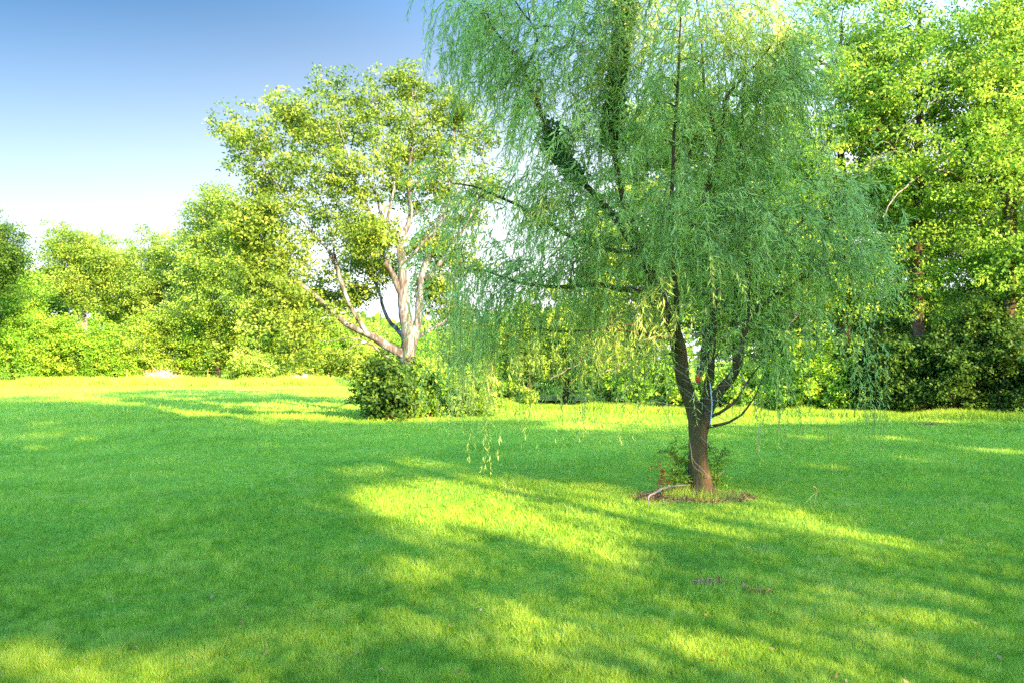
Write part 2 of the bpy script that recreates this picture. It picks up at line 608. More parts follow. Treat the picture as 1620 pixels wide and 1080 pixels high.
def simple_tree(px, D, top, bot, hw, label, K=110, per=110, leaf=.2, lm='leaf_wood', bm='bark_wood', r0=.22,
                group=None, name='tree', rc=None, lean=0, depth=1.0, n=16, flat=.6, seed=None, rs=.42, base_px=None):
    bx = base_px if base_px is not None else px
    base = P(bx, HOR + F * EYE / D, D)
    base[2] = float(gz(base[0], base[1])) - .05
    cen = P(px + lean, (top + bot) / 2, D)
    topp = P(px + lean * 1.3, top * .75 + bot * .25, D)
    m1 = base * .5 + cen * .5 + RNG.normal(0, .02 * (cen[2]), 3)
    main = smooth_path([base, m1, cen, topp], [r0, r0 * .75, r0 * .5, r0 * .18], .4, .015)
    limbs = [main]
    blobs = auto_blobs(px, top, bot, hw, D, n, depth, rs, seed)
    for k in range(5):
        b = blobs[(k * 3) % len(blobs)][0]
        s = main[0][int(len(main[0]) * (.35 + .09 * k))]
        mid = (s + b) / 2 + np.array([0, 0, .1 * np.linalg.norm(b - s)])
        limbs.append(smooth_path([s, mid, b], [r0 * .42, r0 * .28, r0 * .1], .4, .02))
    targets = sample_blobs(blobs, K)
    targets = targets[targets[:, 2] > .4]
    if rc is None:
        rc = hw * D / F * .30
    return plant(name, base, limbs, targets, rc, per, leaf, M[lm], M[bm], label, 'tree', group, flat=flat, rmax=r0 * .4, sides=8)


def bush(px, D, top, hw, label, K=60, per=90, leaf=.12, lm='leaf_bush', group=None, name='bush', cat='bush', depth=1.0, seed=None, n=11, bm='bark_wood', rcf=.3, bot=None):
    by = HOR + F * EYE / D
    base = P(px, by, D)
    base[2] = float(gz(base[0], base[1])) - .02
    ext = by - top
    blobs = auto_blobs(px, top, by + ext * .12 if bot is None else bot, hw, D, n, depth, .45, seed)
    targets = sample_blobs(blobs, K)
    targets[:, 2] = np.maximum(targets[:, 2], .12)
    limbs = []
    for k in range(5):
        b = blobs[k][0]
        s = base + RNG.normal(0, .06 * hw * D / F, 3) * np.array([1, 1, 0])
        mid = (s + b) / 2 + np.array([0, 0, .12 * np.linalg.norm(b - s)])
        limbs.append(smooth_path([s, mid, b], [.035, .025, .01], .3, .015))
    return plant(name, base, limbs, targets, hw * D / F * rcf, per, leaf, M[lm], M[bm], label, cat, group, rmax=.025, sides=6, sf=.1, stem='stems')


#__SETTING_END__
RNG = np.random.default_rng(100)
# ------------------------------------------------------------------ trees behind the viewpoint that shade the lawn
def g2p(p):
    """where the sun throws a point: photo pixel of its shadow on the lawn"""
    k = p[:, 2] / math.tan(SUN_EL)
    gx, gy = p[:, 0] - SX * k, p[:, 1] - SY * k
    gy2 = np.where(gy > .5, gy, 1e9)
    return 810 + F * gx / gy2, HOR + F * EYE / gy2, gx, gy


#        x0   y0    x1    y1   half height, keep
LIT = [(610, 790, 740, 800, 24, .0), (480, 990, 560, 1060, 20, .3), (170, 1040, 300, 1075, 14, .35), (880, 1040, 1060, 1075, 18, .4), (1060, 900, 1130, 905, 8, .5), (760, 905, 840, 915, 8, .6), (625, 795, 700, 805, 36, .0), (700, 772, 780, 790, 16, .1), (790, 812, 960, 882, 21, .03), (640, 892, 705, 902, 14, .0),
       (610, 852, 740, 848, 12, .35), (630, 726, 695, 732, 11, .0), (1195, 812, 1300, 828, 13, .05), (1300, 835, 1420, 857, 8, .05),
       (1015, 805, 1095, 828, 6, .25), (940, 822, 1005, 848, 6, .3), (890, 674, 950, 676, 5, .0), (1250, 692, 1290, 693, 4, .1),
       (1270, 738, 1320, 741, 4, .1), (1380, 692, 1450, 696, 5, .15), (1385, 723, 1470, 731, 4, .05), (1520, 710, 1620, 716, 4, .1),
       (1510, 855, 1600, 868, 8, .4), (1340, 945, 1620, 1030, 17, .15), (1240, 1020, 1500, 1085, 22, .3), (20, 1050, 170, 1065, 34, .0),
       (340, 880, 400, 875, 12, .4), (430, 970, 620, 925, 22, .45), (150, 945, 240, 935, 12, .45), (40, 706, 80, 704, 5, .15),
       (125, 695, 155, 694, 4, .1), (60, 670, 95, 669, 3, .1), (540, 748, 585, 742, 9, .0), (400, 705, 440, 704, 5, .2),
       (960, 930, 1090, 1000, 16, .6), (700, 1000, 900, 1060, 25, .6), (300, 1020, 520, 1060, 22, .5), (480, 820, 540, 815, 9, .4),
       (1170, 640, 1300, 645, 4, .0), (850, 660, 1100, 664, 5, .0), (1120, 668, 1200, 670, 3, .1)]


def lit_keep(p):
    px, py, gx, gy = g2p(p)
    keep = np.ones(len(p))
    for x0, y0, x1, y1, r, k in LIT:
        ax, ay = x1 - x0, (y1 - y0) * 2.2
        qx, qy = px - x0, (py - y0) * 2.2
        t = np.clip((qx * ax + qy * ay) / (ax * ax + ay * ay), 0, 1)
        d = np.hypot(qx - t * ax, qy - t * ay) / (r * 2.2)
        d = d + RNG.normal(0, .28, len(p))
        keep = np.where(d < 1, np.minimum(keep, k), keep)
    # the lit band beyond the shade, limit of the shadow on the lawn
    edge = np.interp(px, [-400, 0, 100, 200, 300, 420, 540, 800, 1100, 1400, 1700], [612, 614, 618, 628, 664, 675, 668, 664, 668, 671, 671])
    far = (py < edge + RNG.normal(0, 1.5, len(p))) & (gy > 0)
    keep = np.where(far & (px > -300) & (px < 1350), 0, keep)
    keep = np.where(far & (px >= 1350), .5, keep)
    wz = np.clip((px + 150) / 450, 0, 1) * np.clip((py - 840) / 160, 0, 1) * np.clip((1600 - px) / 200, 0, 1)
    wz = wz * np.clip(1.6 * vnoise(gx + 50, gy + 50, .8, 77) + .25, 0, 1)
    keep = np.minimum(keep, 1 - .83 * wz)
    return RNG.random(len(p)) < keep


SHADE = [(-17, 17, 4.2), (-11.5, 20, 4.6), (-7.5, 22, 4.6), (-4.2, 25, 4.4), (-.9, 25, 5.4), (2.3, 24, 3.4), (5.0, 18, 4.8), (9.2, 16, 4.2), (13.8, 15.5, 4.2), (18.5, 15.5, 4.2), (23.5, 14.5, 4.2), (29, 14, 4.4)]
SHADE_LABELS = ['broad shade tree far to the left behind the lawn edge', 'tall shade tree with a wide round crown left of the viewpoint',
                'tall leafy shade tree just left of the viewpoint', 'tallest shade tree standing right behind the viewpoint',
                'tall narrow shade tree behind the viewpoint with a gappy crown', 'middle shade tree behind the viewpoint, lower than its left neighbour', 'slim young shade tree squeezed between two broad ones behind the viewpoint', 'lower shade tree behind right with open crown over the sunny spots',
                'round crowned shade tree behind the willow side of the lawn', 'shade tree right of the willow side with dappled crown',
                'small shade tree near the right wood behind the viewpoint', 'last shade tree at the right end of the row behind the lawn']
for (s, H, rad), lab in zip(SHADE, SHADE_LABELS):
    cx, cyy = 8 + .8 * s, -9 + .6 * s
    base = np.array([cx, cyy, -.05])
    thin = .4 if rad < 4 else 1
    main = smooth_path([base, base + [0.1, .1, H * .4], base + [0, .2, H * .85]], [.30 * thin, .12 * thin, .03], .5, .02)
    blobs = []
    for k in range(int(1.7 * H)):
        a, zz = RNG.uniform(0, 6.28), RNG.uniform(.16, .95)
        rr = rad * RNG.uniform(.2, .8) * (1.1 - .5 * zz)
        blobs.append((base + np.array([math.cos(a) * rr, math.sin(a) * rr, zz * H]), np.array([1.7, 1.7, 1.3]), 1))
    tg = sample_blobs(blobs, int(15.5 * H))
    tg = tg[tg[:, 2] > 2.2]
    tg = tg[lit_keep(tg)]
    plant('shade_tree', base, [main], tg, 1.3, 200, .21, M['leaf_wood'], M['bark_wood'], lab, 'tree', 'shade trees behind the lawn',
          keep=lit_keep, rmax=.03, sides=8)

RNG = np.random.default_rng(101)
# ------------------------------------------------------------------ big pale-barked tree
D = 24.4
bb = P(648, HOR + F * EYE / D, D); bb[2] = -.05
L = []
L.append(smooth_path([bb, P(646, 600, D), P(645, 570, D), P(648, 530, D), P(640, 498, D), P(637, 455, D), P(636, 418, D), P(632, 380, D), P(640, 368, D + .1), P(650, 341, D + .2), P(647, 300, D + .2), P(650, 243, D + .3), P(655, 190, D + .3), P(652, 140, D + .3)],
                     [.36, .31, .27, .24, .19, .15, .12, .11, .09, .075, .06, .045, .03, .012], .2, .008))
L.append(limb([(637, 470), (620, 433), (607, 405), (602, 370), (585, 335), (567, 310), (557, 269), (545, 225), (530, 180)], D, 0.100, 0.014, -1.2))
L.append(limb([(633, 382), (617, 360), (606, 345), (592, 300), (579, 281), (560, 240)], D, 0.059, 0.014, -1.5))
L.append(limb([(612, 352), (620, 316), (624, 281), (615, 240), (600, 190), (595, 150)], D - .3, 0.048, 0.010, .6))
L.append(limb([(652, 545), (661, 510), (664, 463), (670, 427), (681, 389), (690, 355), (705, 325), (712, 280), (718, 220), (715, 170)], D, 0.130, 0.014, 1.2))
L.append(limb([(672, 442), (699, 412), (722, 380), (745, 340), (760, 290), (765, 230)], D + .3, 0.077, 0.010, 1.0))
L.append(limb([(638, 420), (674, 379), (700, 350), (702, 330), (730, 300), (748, 250)], D, 0.053, 0.010, -.8))
L.append(limb([(651, 341), (665, 333), (680, 332), (695, 338), (712, 350), (730, 370)], D + .2, 0.035, 0.007, -.6))
L.append(limb([(642, 560), (628, 555), (610, 545), (593, 534), (570, 523), (548, 513), (518, 487), (498, 466), (468, 445), (455, 432), (430, 418), (400, 405)], D, 0.148, 0.019, -1.6))
L.append(limb([(578, 523, -.6), (560, 495, -.8), (545, 463, -.9), (533, 424, -1.), (520, 398, -1.1), (504, 380, -1.3), (480, 350, -1.6), (455, 320, -2), (430, 280, -2.3), (410, 240, -2.5)], D, 0.077, 0.012))
L.append(limb([(533, 424, -1.), (529, 404, -.9), (527, 385, -.6), (520, 350, -.3), (505, 310, 0)], D, 0.041, 0.010))
L.append(limb([(645, 548, .1), (634, 528, .4), (619, 513, .7), (607, 490, 1.), (602, 470, 1.2), (595, 451, 1.4), (578, 418, 1.8), (560, 385, 2.2), (540, 340, 2.6), (520, 290, 3)], D, 0.077, 0.012))
L.append(limb([(618, 566, -.3), (607, 561, -.5), (590, 546, -.7), (570, 538, -.9), (548, 535, -1.2), (518, 540, -1.5), (486, 534, -2)], D, 0.044, 0.007))
L.append(limb([(580, 541, -.8), (570, 543, -1), (554, 549, -1.1), (548, 561, -1.2), (543, 575, -1.3)], D, 0.021, 0.005))
L.append(limb([(603, 492, 1), (603, 505, .9), (597, 510, .8), (600, 522, .7), (606, 530, .6)], D, 0.018, 0.006))
L.append(limb([(658, 535, .2), (680, 522, .5), (705, 507, .9), (726, 484, 1.3), (745, 465, 1.6), (765, 430, 2)], D, 0.065, 0.014))
L.append(limb([(470, 446, -1.4), (455, 450, -1.6), (435, 448, -1.8), (415, 460, -2), (395, 470, -2.2)], D, 0.041, 0.010))
BL = [(418, 222, 50, 52, -2), (395, 235, 35, 40, -2), (375, 210, 18, 35, -2), (455, 175, 32, 32, -1.5), (480, 190, 65, 50, -1.5), (525, 150, 42, 32, 0), (545, 200, 60, 50, .5), (480, 280, 75, 55, -2), (590, 155, 45, 42, .5),
      (640, 135, 42, 38, .5), (622, 190, 60, 50, 0), (690, 165, 45, 45, 1), (730, 180, 40, 42, 1.2), (755, 215, 32, 48, 1.5), (695, 230, 60, 45, 1), (770, 290, 32, 60, 1.5),
      (600, 250, 62, 42, -.8), (540, 290, 65, 50, -1), (640, 300, 60, 50, .5), (420, 330, 70, 40, -2.3), (470, 390, 62, 40, -1.5), (520, 345, 62, 40, 1.5), (560, 360, 55, 40, -1.2),
      (730, 340, 55, 60, 1.5), (745, 420, 45, 50, 1.8), (430, 430, 50, 32, -2), (510, 440, 40, 26, -.5), (505, 500, 32, 22, -1.2), (560, 410, 45, 25, 1.8), (400, 395, 48, 38, -2), (640, 240, 60, 50, 1), (500, 230, 60, 40, .5), (700, 290, 50, 45, .5)]
blobs = [px_blob(a, b, c, d, D, e, 1.0) for a, b, c, d, e in BL]
blobs += [px_blob(a, b, c, d, D, e, .9, 5) for a, b, c, d, e in [(455, 470, 45, 26, -1.8), (475, 520, 34, 26, -1.9), (560, 465, 34, 24, 1.5), (600, 420, 30, 24, 1.5), (690, 455, 34, 30, 1.4), (720, 500, 36, 26, 1.8), (540, 575, 30, 16, -1.3), (405, 440, 36, 28, -2), (520, 570, 22, 14, -1.6), (590, 375, 36, 30, -1), (430, 500, 34, 30, -2.2), (465, 560, 26, 20, -2), (500, 470, 34, 22, 1.6), (390, 350, 34, 34, -2.4), (410, 280, 34, 30, -2), (690, 390, 40, 34, 1.2), (600, 600, 30, 10, -1.2)]]
tg = sample_blobs(blobs, 980, 1.5)
plant('big_tree', bb, L, tg, .46, 125, .095, M['leaf_big'], M['bark_big'],
      'large spreading tree with pale blotched bark and several leaning trunks rising from a bush', 'tree', None, flat=.6, rmax=.028, sides=11, sub=6, tight=.21, sf=.3, lump=.1)

# shrubs at its foot
bush(612, 23.2, 556, 56, 'dark green leafy bush at the foot of the pale-barked tree', K=80, per=130, leaf=.12, lm='leaf_dark', seed=4, depth=.8, n=16, rcf=.4)
bush(678, 23.8, 548, 42, 'yellow green bush crowding the right side of the pale trunk', K=65, per=110, leaf=.11, lm='leaf_wood', seed=5, depth=.7)
bush(742, 24.0, 562, 54, 'loose low bush right of the pale-barked tree, behind the hanging willow strands', K=60, per=110, leaf=.11, lm='leaf_wood', seed=8, depth=.8)
bush(655, 24.4, 548, 26, 'golden green shoots rising round the pale trunk', K=28, per=90, leaf=.1, lm='leaf_far', seed=9)

RNG = np.random.default_rng(102)
# ------------------------------------------------------------------ left tree line
LT = dict(lm='leaf_far', K=160, per=230, leaf=.18)
GL = 'trees along the left edge of the lawn'
simple_tree(-45, 52, 296, 520, 82, 'dark leafy tree cut off by the left edge of the photo', K=140, per=200, leaf=.17, lm='leaf_dark', r0=.3, group=GL, seed=21)
simple_tree(20, 60, 400, 590, 66, 'mid-height tree behind the bushes at the far left', lm='leaf_bush', K=110, per=200, leaf=.18, group=GL, seed=22)
simple_tree(124, 70, 350, 510, 68, 'round tree with pale forked bare trunk showing below its crown', group=GL, bm='bark_pale', seed=23, r0=.22, base_px=133, **dict(LT, lm='leaf_mid'))
simple_tree(172, 74, 345, 570, 62, 'slender tree between the forked-trunk tree and the pointed one', group=GL, seed=24, **LT)
simple_tree(235, 70, 322, 580, 64, 'pointed dense tree third in the left tree line', group=GL, seed=25, lm='leaf_mid', K=150, per=230, leaf=.18)
simple_tree(295, 68, 345, 590, 58, 'lower yellow green tree in front of the gap left of centre', group=GL, seed=26, **LT)
simple_tree(345, 62, 268, 590, 82, 'tallest tree of the left tree line, touching the big tree crown', group=GL, seed=27, lm='leaf_mid', K=210, per=240, leaf=.17, n=22)
simple_tree(405, 60, 300, 595, 62, 'leafy tree half hidden by the big tree left limb', group=GL, seed=28, lm='leaf_far', K=130, per=220, leaf=.17)
simple_tree(455, 66, 440, 596, 56, 'low tree behind the big tree left limb', group=GL, seed=29, lm='leaf_far', K=100, per=210, leaf=.17)
simple_tree(70, 78, 400, 580, 50, 'distant dark tree seen through the gap under the forked-trunk tree', group=GL, seed=30, lm='leaf_dark', K=60, per=100, leaf=.3)
# pale fork of the third tree
GB = 'bushes along the left edge of the lawn'
for px, Dd, top, hw, lm, lab in [
    (30, 58, 478, 62, 'leaf_bush', 'bright layered bush at the left edge of the photo'),
    (-60, 56, 470, 60, 'leaf_bush', 'large bush just outside the left edge'),
    (88, 61, 520, 45, 'leaf_bush', 'low bright bush second from the left edge'),
    (140, 61, 515, 48, 'leaf_bush', 'rounded bright green bush below the forked trunk'),
    (185, 62, 535, 40, 'leaf_bush', 'low dense bush right of the forked trunk'),
    (235, 63, 500, 48, 'leaf_far', 'tall yellowish bush in front of the pointed tree'),
    (282, 64, 470, 45, 'leaf_far', 'tall pale bush behind the brush pile'),
    (322, 64, 500, 42, 'leaf_bush', 'bush with a dark hollow right of the brush pile'),
    (366, 63, 480, 44, 'leaf_far', 'loose yellow green bush behind the fence'),
    (410, 64, 510, 40, 'leaf_bush', 'bush behind the rusty fence posts'),
    (400, 57.5, 545, 34, 'leaf_far', 'small bush in front of the fence right of the pale rocks'),
    (452, 64, 495, 42, 'leaf_far', 'pale leafy bush below the big tree left limb'),
    (500, 65, 520, 44, 'leaf_bush', 'low bush seen under the lowest bare branch'),
    (548, 66, 505, 46, 'leaf_far', 'bush in the distance left of the pale trunk')]:
    bush(px, Dd, top - 18 + (int(px) * 37 % 41 - 20), hw * 1.1, lab, K=115, per=210, leaf=.15, lm=lm, group=GB, seed=int(px) + 100, depth=.8)
# centre distance
GC = 'small trees beyond the middle of the lawn'
for px, Dd, top, hw, lm, lab in [
    (500, 90, 505, 70, 'leaf_far', 'distant low tree beyond the bare lower branch'),
    (590, 86, 500, 62, 'leaf_far', 'distant round tree just left of the pale trunk'),
    (670, 84, 512, 60, 'leaf_bush', 'distant tree right behind the pale trunk'),
    (745, 62, 480, 66, 'leaf_far', 'yellow green tree behind the golden willow strands'),
    (815, 50, 440, 66, 'leaf_far', 'yellow green tree left of the pond beyond the lawn'),
    (880, 48, 500, 55, 'leaf_far', 'pale tree standing behind the pond'),
    (945, 44, 440, 66, 'leaf_far', 'leafy tree right behind the pond'),
    (838, 31, 450, 52, 'leaf_far', 'yellow green tree leaning over the near side of the pond'),
    (895, 31, 420, 54, 'leaf_far', 'light green small tree hanging over the pond'),
    (965, 30, 300, 62, 'leaf_far', 'bright small tree at the right end of the pond')]:
    simple_tree(px, Dd, top, 622 if 29 < Dd < 32 else HOR + F * EYE / Dd + 2, hw, lab, K=120, per=190, leaf=.0022 * Dd + .03, lm=lm, group=GC, seed=int(px) + 300, r0=.14)
GD = 'bushes round the pond'
for px, Dd, top, hw, lm, lab in [
    (722, 34, 530, 44, 'leaf_far', 'bush beyond the lawn left of the pond'),
    (785, 31, 545, 40, 'leaf_bush', 'bright bush at the left end of the pond'),
    (835, 40, 530, 55, 'leaf_far', 'yellow green bush on the far bank of the pond'),
    (905, 40, 520, 55, 'leaf_far', 'wide bush on the far bank of the pond'),
    (825, 30, 612, 24, 'leaf_far', 'small tawny bush on the near bank of the pond'),
    (965, 29, 530, 46, 'leaf_far', 'dark bush at the right end of the pond'),
    (1010, 28, 540, 44, 'leaf_bush', 'bush beyond the lawn just left of the willow trunk'),
    (1065, 28, 550, 38, 'leaf_bush', 'sunny bush straight behind the willow trunk'),
    (1120, 27.5, 590, 40, 'leaf_bush', 'bright low bush right behind the willow fork'),
    (1170, 27, 575, 42, 'leaf_bush', 'bright bush right of the willow trunk beyond the lawn')]:
    bush(px, Dd, top, hw, lab, K=60, per=110, leaf=.13, lm=lm, group=GD, seed=int(px) + 500, depth=1)

# pond
def disc(name, x, y, rx, ry, z, mat, label, cat=None, kind=None, n=40, seed=1):
    r = np.random.default_rng(seed)
    a = np.linspace(0, 2 * np.pi, n, endpoint=False)
    k = 1 + .12 * np.sin(a * 2 + r.uniform(0, 6)) + .08 * np.sin(a * 5 + r.uniform(0, 6)) + r.normal(0, .02, n)
    v = np.stack([x + np.cos(a) * rx * k, y + np.sin(a) * ry * k, np.full(n, z)], -1)
    v = np.vstack([[x, y, z], v])
    f = np.array([[0, 1 + i, 1 + (i + 1) % n] for i in range(n)])
    o = mesh_obj(name, v, 3, f, mat)
    return tag(o, label, cat, None, kind)


def water_mat():
    m, nt, out = new_mat('pond_water')
    b = nt.nodes.new('ShaderNodeBsdfPrincipled')
    b.inputs['Base Color'].default_value = (.015, .06, .045, 1)
    b.inputs['Roughness'].default_value = .12
    geo = nt.nodes.new('ShaderNodeNewGeometry')
    nz = noise(nt, 2.5, 3, .6, geo.outputs['Position'])
    bp = nt.nodes.new('ShaderNodeBump'); bp.inputs['Strength'].default_value = .25; bp.inputs['Distance'].default_value = .05
    nt.links.new(nz, bp.inputs['Height']); nt.links.new(bp.outputs[0], b.inputs['Normal'])
    nt.links.new(b.outputs[0], out.inputs[0])
    return m


disc('pond', 1.6, 34.5, 3.6, 2.3, .075, water_mat(), 'small teal pond beyond the sunny strip of lawn', kind='structure')

RNG = np.random.default_rng(103)
# ------------------------------------------------------------------ right wood
GR = 'tall trees of the wood on the right'
wood = [  # px, D, top, bot, hw, r0, lm, K, label
    (1020, 36, 90, 610, 105, .16, 'leaf_far', 230, 'yellow green tree glowing through the left half of the willow'),
    (1110, 31, 40, 615, 110, .18, 'leaf_far', 250, 'sunlit tree straight behind the willow crown'),
    (1215, 30, -60, 590, 105, .22, 'leaf_wood', 220, 'tall tree behind the right half of the willow'),
    (1330, 25.5, -170, 640, 125, .26, 'leaf_wood', 250, 'tall wood tree right of the willow with bare lower twigs'),
    (1455, 24.5, -200, 640, 130, .28, 'leaf_wood', 260, 'tall wood tree with a thick trunk showing among bright leaves'),
    (1590, 23.5, -220, 640, 125, .28, 'leaf_wood', 260, 'tall wood tree at the right edge of the photo'),
    (1730, 23, -220, 640, 120, .28, 'leaf_wood', 170, 'tall wood tree just past the right edge'),
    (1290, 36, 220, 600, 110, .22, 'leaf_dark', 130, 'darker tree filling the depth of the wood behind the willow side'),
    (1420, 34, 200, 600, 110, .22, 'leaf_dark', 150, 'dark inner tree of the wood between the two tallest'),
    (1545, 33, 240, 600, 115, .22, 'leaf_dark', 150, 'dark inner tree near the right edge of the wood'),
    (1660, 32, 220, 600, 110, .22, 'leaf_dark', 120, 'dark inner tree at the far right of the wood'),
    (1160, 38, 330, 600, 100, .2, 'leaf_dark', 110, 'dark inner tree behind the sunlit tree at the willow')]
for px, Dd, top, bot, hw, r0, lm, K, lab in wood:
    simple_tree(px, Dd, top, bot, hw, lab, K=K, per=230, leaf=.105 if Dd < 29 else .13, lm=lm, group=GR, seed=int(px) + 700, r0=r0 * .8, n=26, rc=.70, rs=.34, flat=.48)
GU = 'undergrowth bushes along the right wood'
for px, Dd, top, hw, lm, K, lab in [
    (1225, 26.5, 560, 48, 'leaf_bush', 60, 'bright undergrowth bush right of the willow trunk'),
    (1275, 26, 520, 50, 'leaf_bush', 90, 'sunny bush at the foot of the wood, left end'),
    (1330, 25.5, 510, 52, 'leaf_bush', 95, 'bush at the foot of the wood below the hanging willow tips'),
    (1385, 25, 510, 55, 'leaf_dark', 105, 'leafy bush in the middle of the wood edge'),  # wood-edge bushes from here on: deep shade put into the darker leaf colour
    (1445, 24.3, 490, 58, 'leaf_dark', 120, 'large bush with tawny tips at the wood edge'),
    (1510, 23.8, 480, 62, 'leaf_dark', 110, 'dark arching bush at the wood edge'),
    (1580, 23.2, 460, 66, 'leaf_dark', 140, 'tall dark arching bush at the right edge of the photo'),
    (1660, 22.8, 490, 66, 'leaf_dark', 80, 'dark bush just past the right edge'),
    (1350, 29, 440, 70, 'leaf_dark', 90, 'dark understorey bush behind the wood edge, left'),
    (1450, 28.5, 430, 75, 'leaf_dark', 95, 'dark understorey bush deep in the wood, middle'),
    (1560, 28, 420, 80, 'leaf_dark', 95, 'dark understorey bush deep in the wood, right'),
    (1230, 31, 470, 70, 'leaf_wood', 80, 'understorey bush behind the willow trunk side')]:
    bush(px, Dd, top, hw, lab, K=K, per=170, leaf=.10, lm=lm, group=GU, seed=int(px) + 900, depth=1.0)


def bare_branch(pts, r0, r1, label):
    root_p = P(*pts[0])
    pp, rr = smooth_path([P(q[0], q[1], q[2] + .7) for q in pts], np.linspace(r0 * .62, r1 * .6, len(pts)), .15, .02)
    tb = Tubes()
    tb.add(pp, rr, 7, .08)
    for k in range(6):
        i = RNG.integers(len(pp) // 4, len(pp) - 1)
        d = norm((pp[i] - pp[i - 1])[None])[0] + RNG.normal(0, .5, 3)
        q, r = smooth_path([pp[i], pp[i] + d * .25, pp[i] + d * .5 + RNG.normal(0, .08, 3)], [rr[i] * .6, rr[i] * .4, .006], .1, .01)
        tb.add(q, r, 5)
    o = tb.build('bare_branch', M['bark_pale'])
    tag(o, label, 'branch', 'pale bare branches at the wood')


bare_branch([(1560, 330, 24.2), (1525, 292, 23.2), (1505, 275, 22.8), (1490, 270, 22.5), (1465, 272, 22.4), (1440, 290, 22.2), (1415, 312, 22), (1395, 345, 21.9)], .075, .02, 'pale bare branch arching through the leaves of the right wood')
bare_branch([(1600, 110, 24.2), (1560, 112, 23), (1530, 120, 22.5), (1500, 140, 22.3), (1470, 165, 22), (1440, 185, 22)], .06, .015, 'bare twisting branch high in the right wood')
bare_branch([(1452, 245, 23), (1420, 240, 22.8), (1395, 248, 22.5), (1370, 262, 22.4)], .055, .015, 'short pale branch left of the thick wood trunk')
bare_branch([(1330, 118, 24), (1300, 100, 23.8), (1275, 75, 23.7), (1250, 55, 23.6), (1235, 45, 23.6)], .09, .03, 'thick bare branch reaching left at the top above the willow')
bare_branch([(1352, 120, 24), (1390, 150, 24), (1430, 175, 24.2)], .08, .05, 'bare branch leaning down to the right in the upper wood')
bare_branch([(1240, 530, 24.5), (1255, 505, 24.4), (1275, 495, 24.3), (1310, 470, 24.2)], .03, .01, 'thin pale dead branch at the left end of the wood')
bare_branch([(870, 600, 27), (905, 580, 26.8), (935, 565, 26.6), (960, 545, 26.4)], .035, .012, 'pale dead branch slanting left of the willow trunk')
bare_branch([(948, 592, 26), (975, 580, 26), (1000, 560, 26), (1020, 545, 26)], .03, .01, 'thin dead branch between the pond and the willow trunk')

# ------------------------------------------------------------------ far wood closing the horizon (one mass)
def far_wood():
    n = 26000
    x = RNG.uniform(-170, 190, n)
    top = 7.5 + 3.5 * vnoise(x + 500, x * 0 + 3, 9, 11) + 2.0 * vnoise(x + 500, x * 0 + 3, 3, 12)
    top = top - 2.5 * np.exp(-((x + 12) / 22) ** 2)
    z = top * RNG.uniform(0, 1, n) ** .7
    y = 112 + RNG.normal(0, 3, n) + 2 * np.sin(x * .2)
    p = np.stack([x, y, z], -1)
    t = np.clip(.35 + .4 * (vnoise(x + 500, z * 3 + 50, 5, 14) - .5) + RNG.normal(0, .15, n), 0, 1)
    v = leaf_quads(p, RNG.uniform(.6, 1.5, n), .8, .3)
    o = mesh_obj('far_wood', v, 4, np.arange(n * 4), M['leaf_far'], tone=t)
    tag(o, 'low far wood that closes the horizon behind the garden', 'wood', None, 'stuff')


far_wood()

RNG = np.random.default_rng(104)
# ------------------------------------------------------------------ willow
D = 10.0
wb = P(1110, HOR + F * EYE / D, D); wb[2] = float(gz(wb[0], wb[1])) - .03
W = []
tr, trr = smooth_path([wb, P(1109, 770, D), P(1106, 740, D), P(1104, 705, D), P(1103, 675, D), P(1096, 645, D), P(1088, 622, D - .02), P(1080, 595, D - .05), P(1075, 560, D), P(1062, 515, D), P(1045, 470, D + .1), P(1020, 400, D + .2), P(990, 330, D + .3), P(975, 260, D + .3), P(968, 200, D + .3), (P(982, 77, D + .2)), P(995, -60, D + .2)],
                      [.235, .145, .118, .115, .125, .095, .085, .08, .09, .08, .065, .048, .040, .034, .028, .022, .01], .08, .003)
W.append((tr, trr))
W.append(limb([(1108, 690), (1117, 655), (1126, 635), (1142, 612), (1163, 588), (1172, 560), (1180, 520), (1185, 470), (1178, 400), (1170, 337), (1172, 260), (1174, 191), (1180, 100), (1190, 20)], D, .080, .008, .8, .1, .004))
W.append(limb([(1106, 672), (1112, 640), (1122, 600), (1126, 544), (1130, 470), (1125, 400), (1112, 337), (1125, 280), (1139, 230), (1147, 180), (1151, 153), (1180, 118), (1212, 84), (1240, 40)], D + .08, .062, .007, .3, .1, .004))
W.append(limb([(1075, 555), (1070, 480), (1064, 400), (1063, 325), (1066, 230), (1072, 140), (1076, 50), (1080, -60)], D - .1, .038, .007, -.6, .1, .003))
W.append(limb([(1139, 230), (1120, 170), (1112, 110), (1109, 50), (1100, -30)], D + .2, .03, .008, .3, .1, .003))
W.append(limb([(1045, 470), (1010, 400), (960, 330), (905, 270), (864, 199), (845, 150), (829, 115), (812, 85), (795, 65), (764, 23), (730, 0)], D + .1, .05, .008, -.5, .1, .003))
W.append(limb([(829, 115, -.3), (850, 60, -.3), (820, 10, -.3), (800, -20, -.4)], D, .018, .006, 0, .1, .003))
W.append(limb([(1064, 505), (1040, 480), (1010, 462), (978, 457), (940, 450), (889, 454), (850, 452), (818, 446), (770, 430), (735, 425)], D, .045, .008, -.8, .1, .004))
W.append(limb([(1020, 400), (960, 395), (894, 371), (848, 341), (795, 314), (749, 295), (715, 290)], D + .2, .035, .007, -.6, .1, .004))
W.append(limb([(1185, 500), (1215, 475), (1247, 456), (1295, 422), (1320, 410), (1345, 425)], D + .4, .045, .006, .2, .1, .004))
W.append(limb([(1180, 440), (1220, 400), (1260, 360), (1290, 335), (1315, 340)], D + .5, .035, .006, .8, .1, .004))
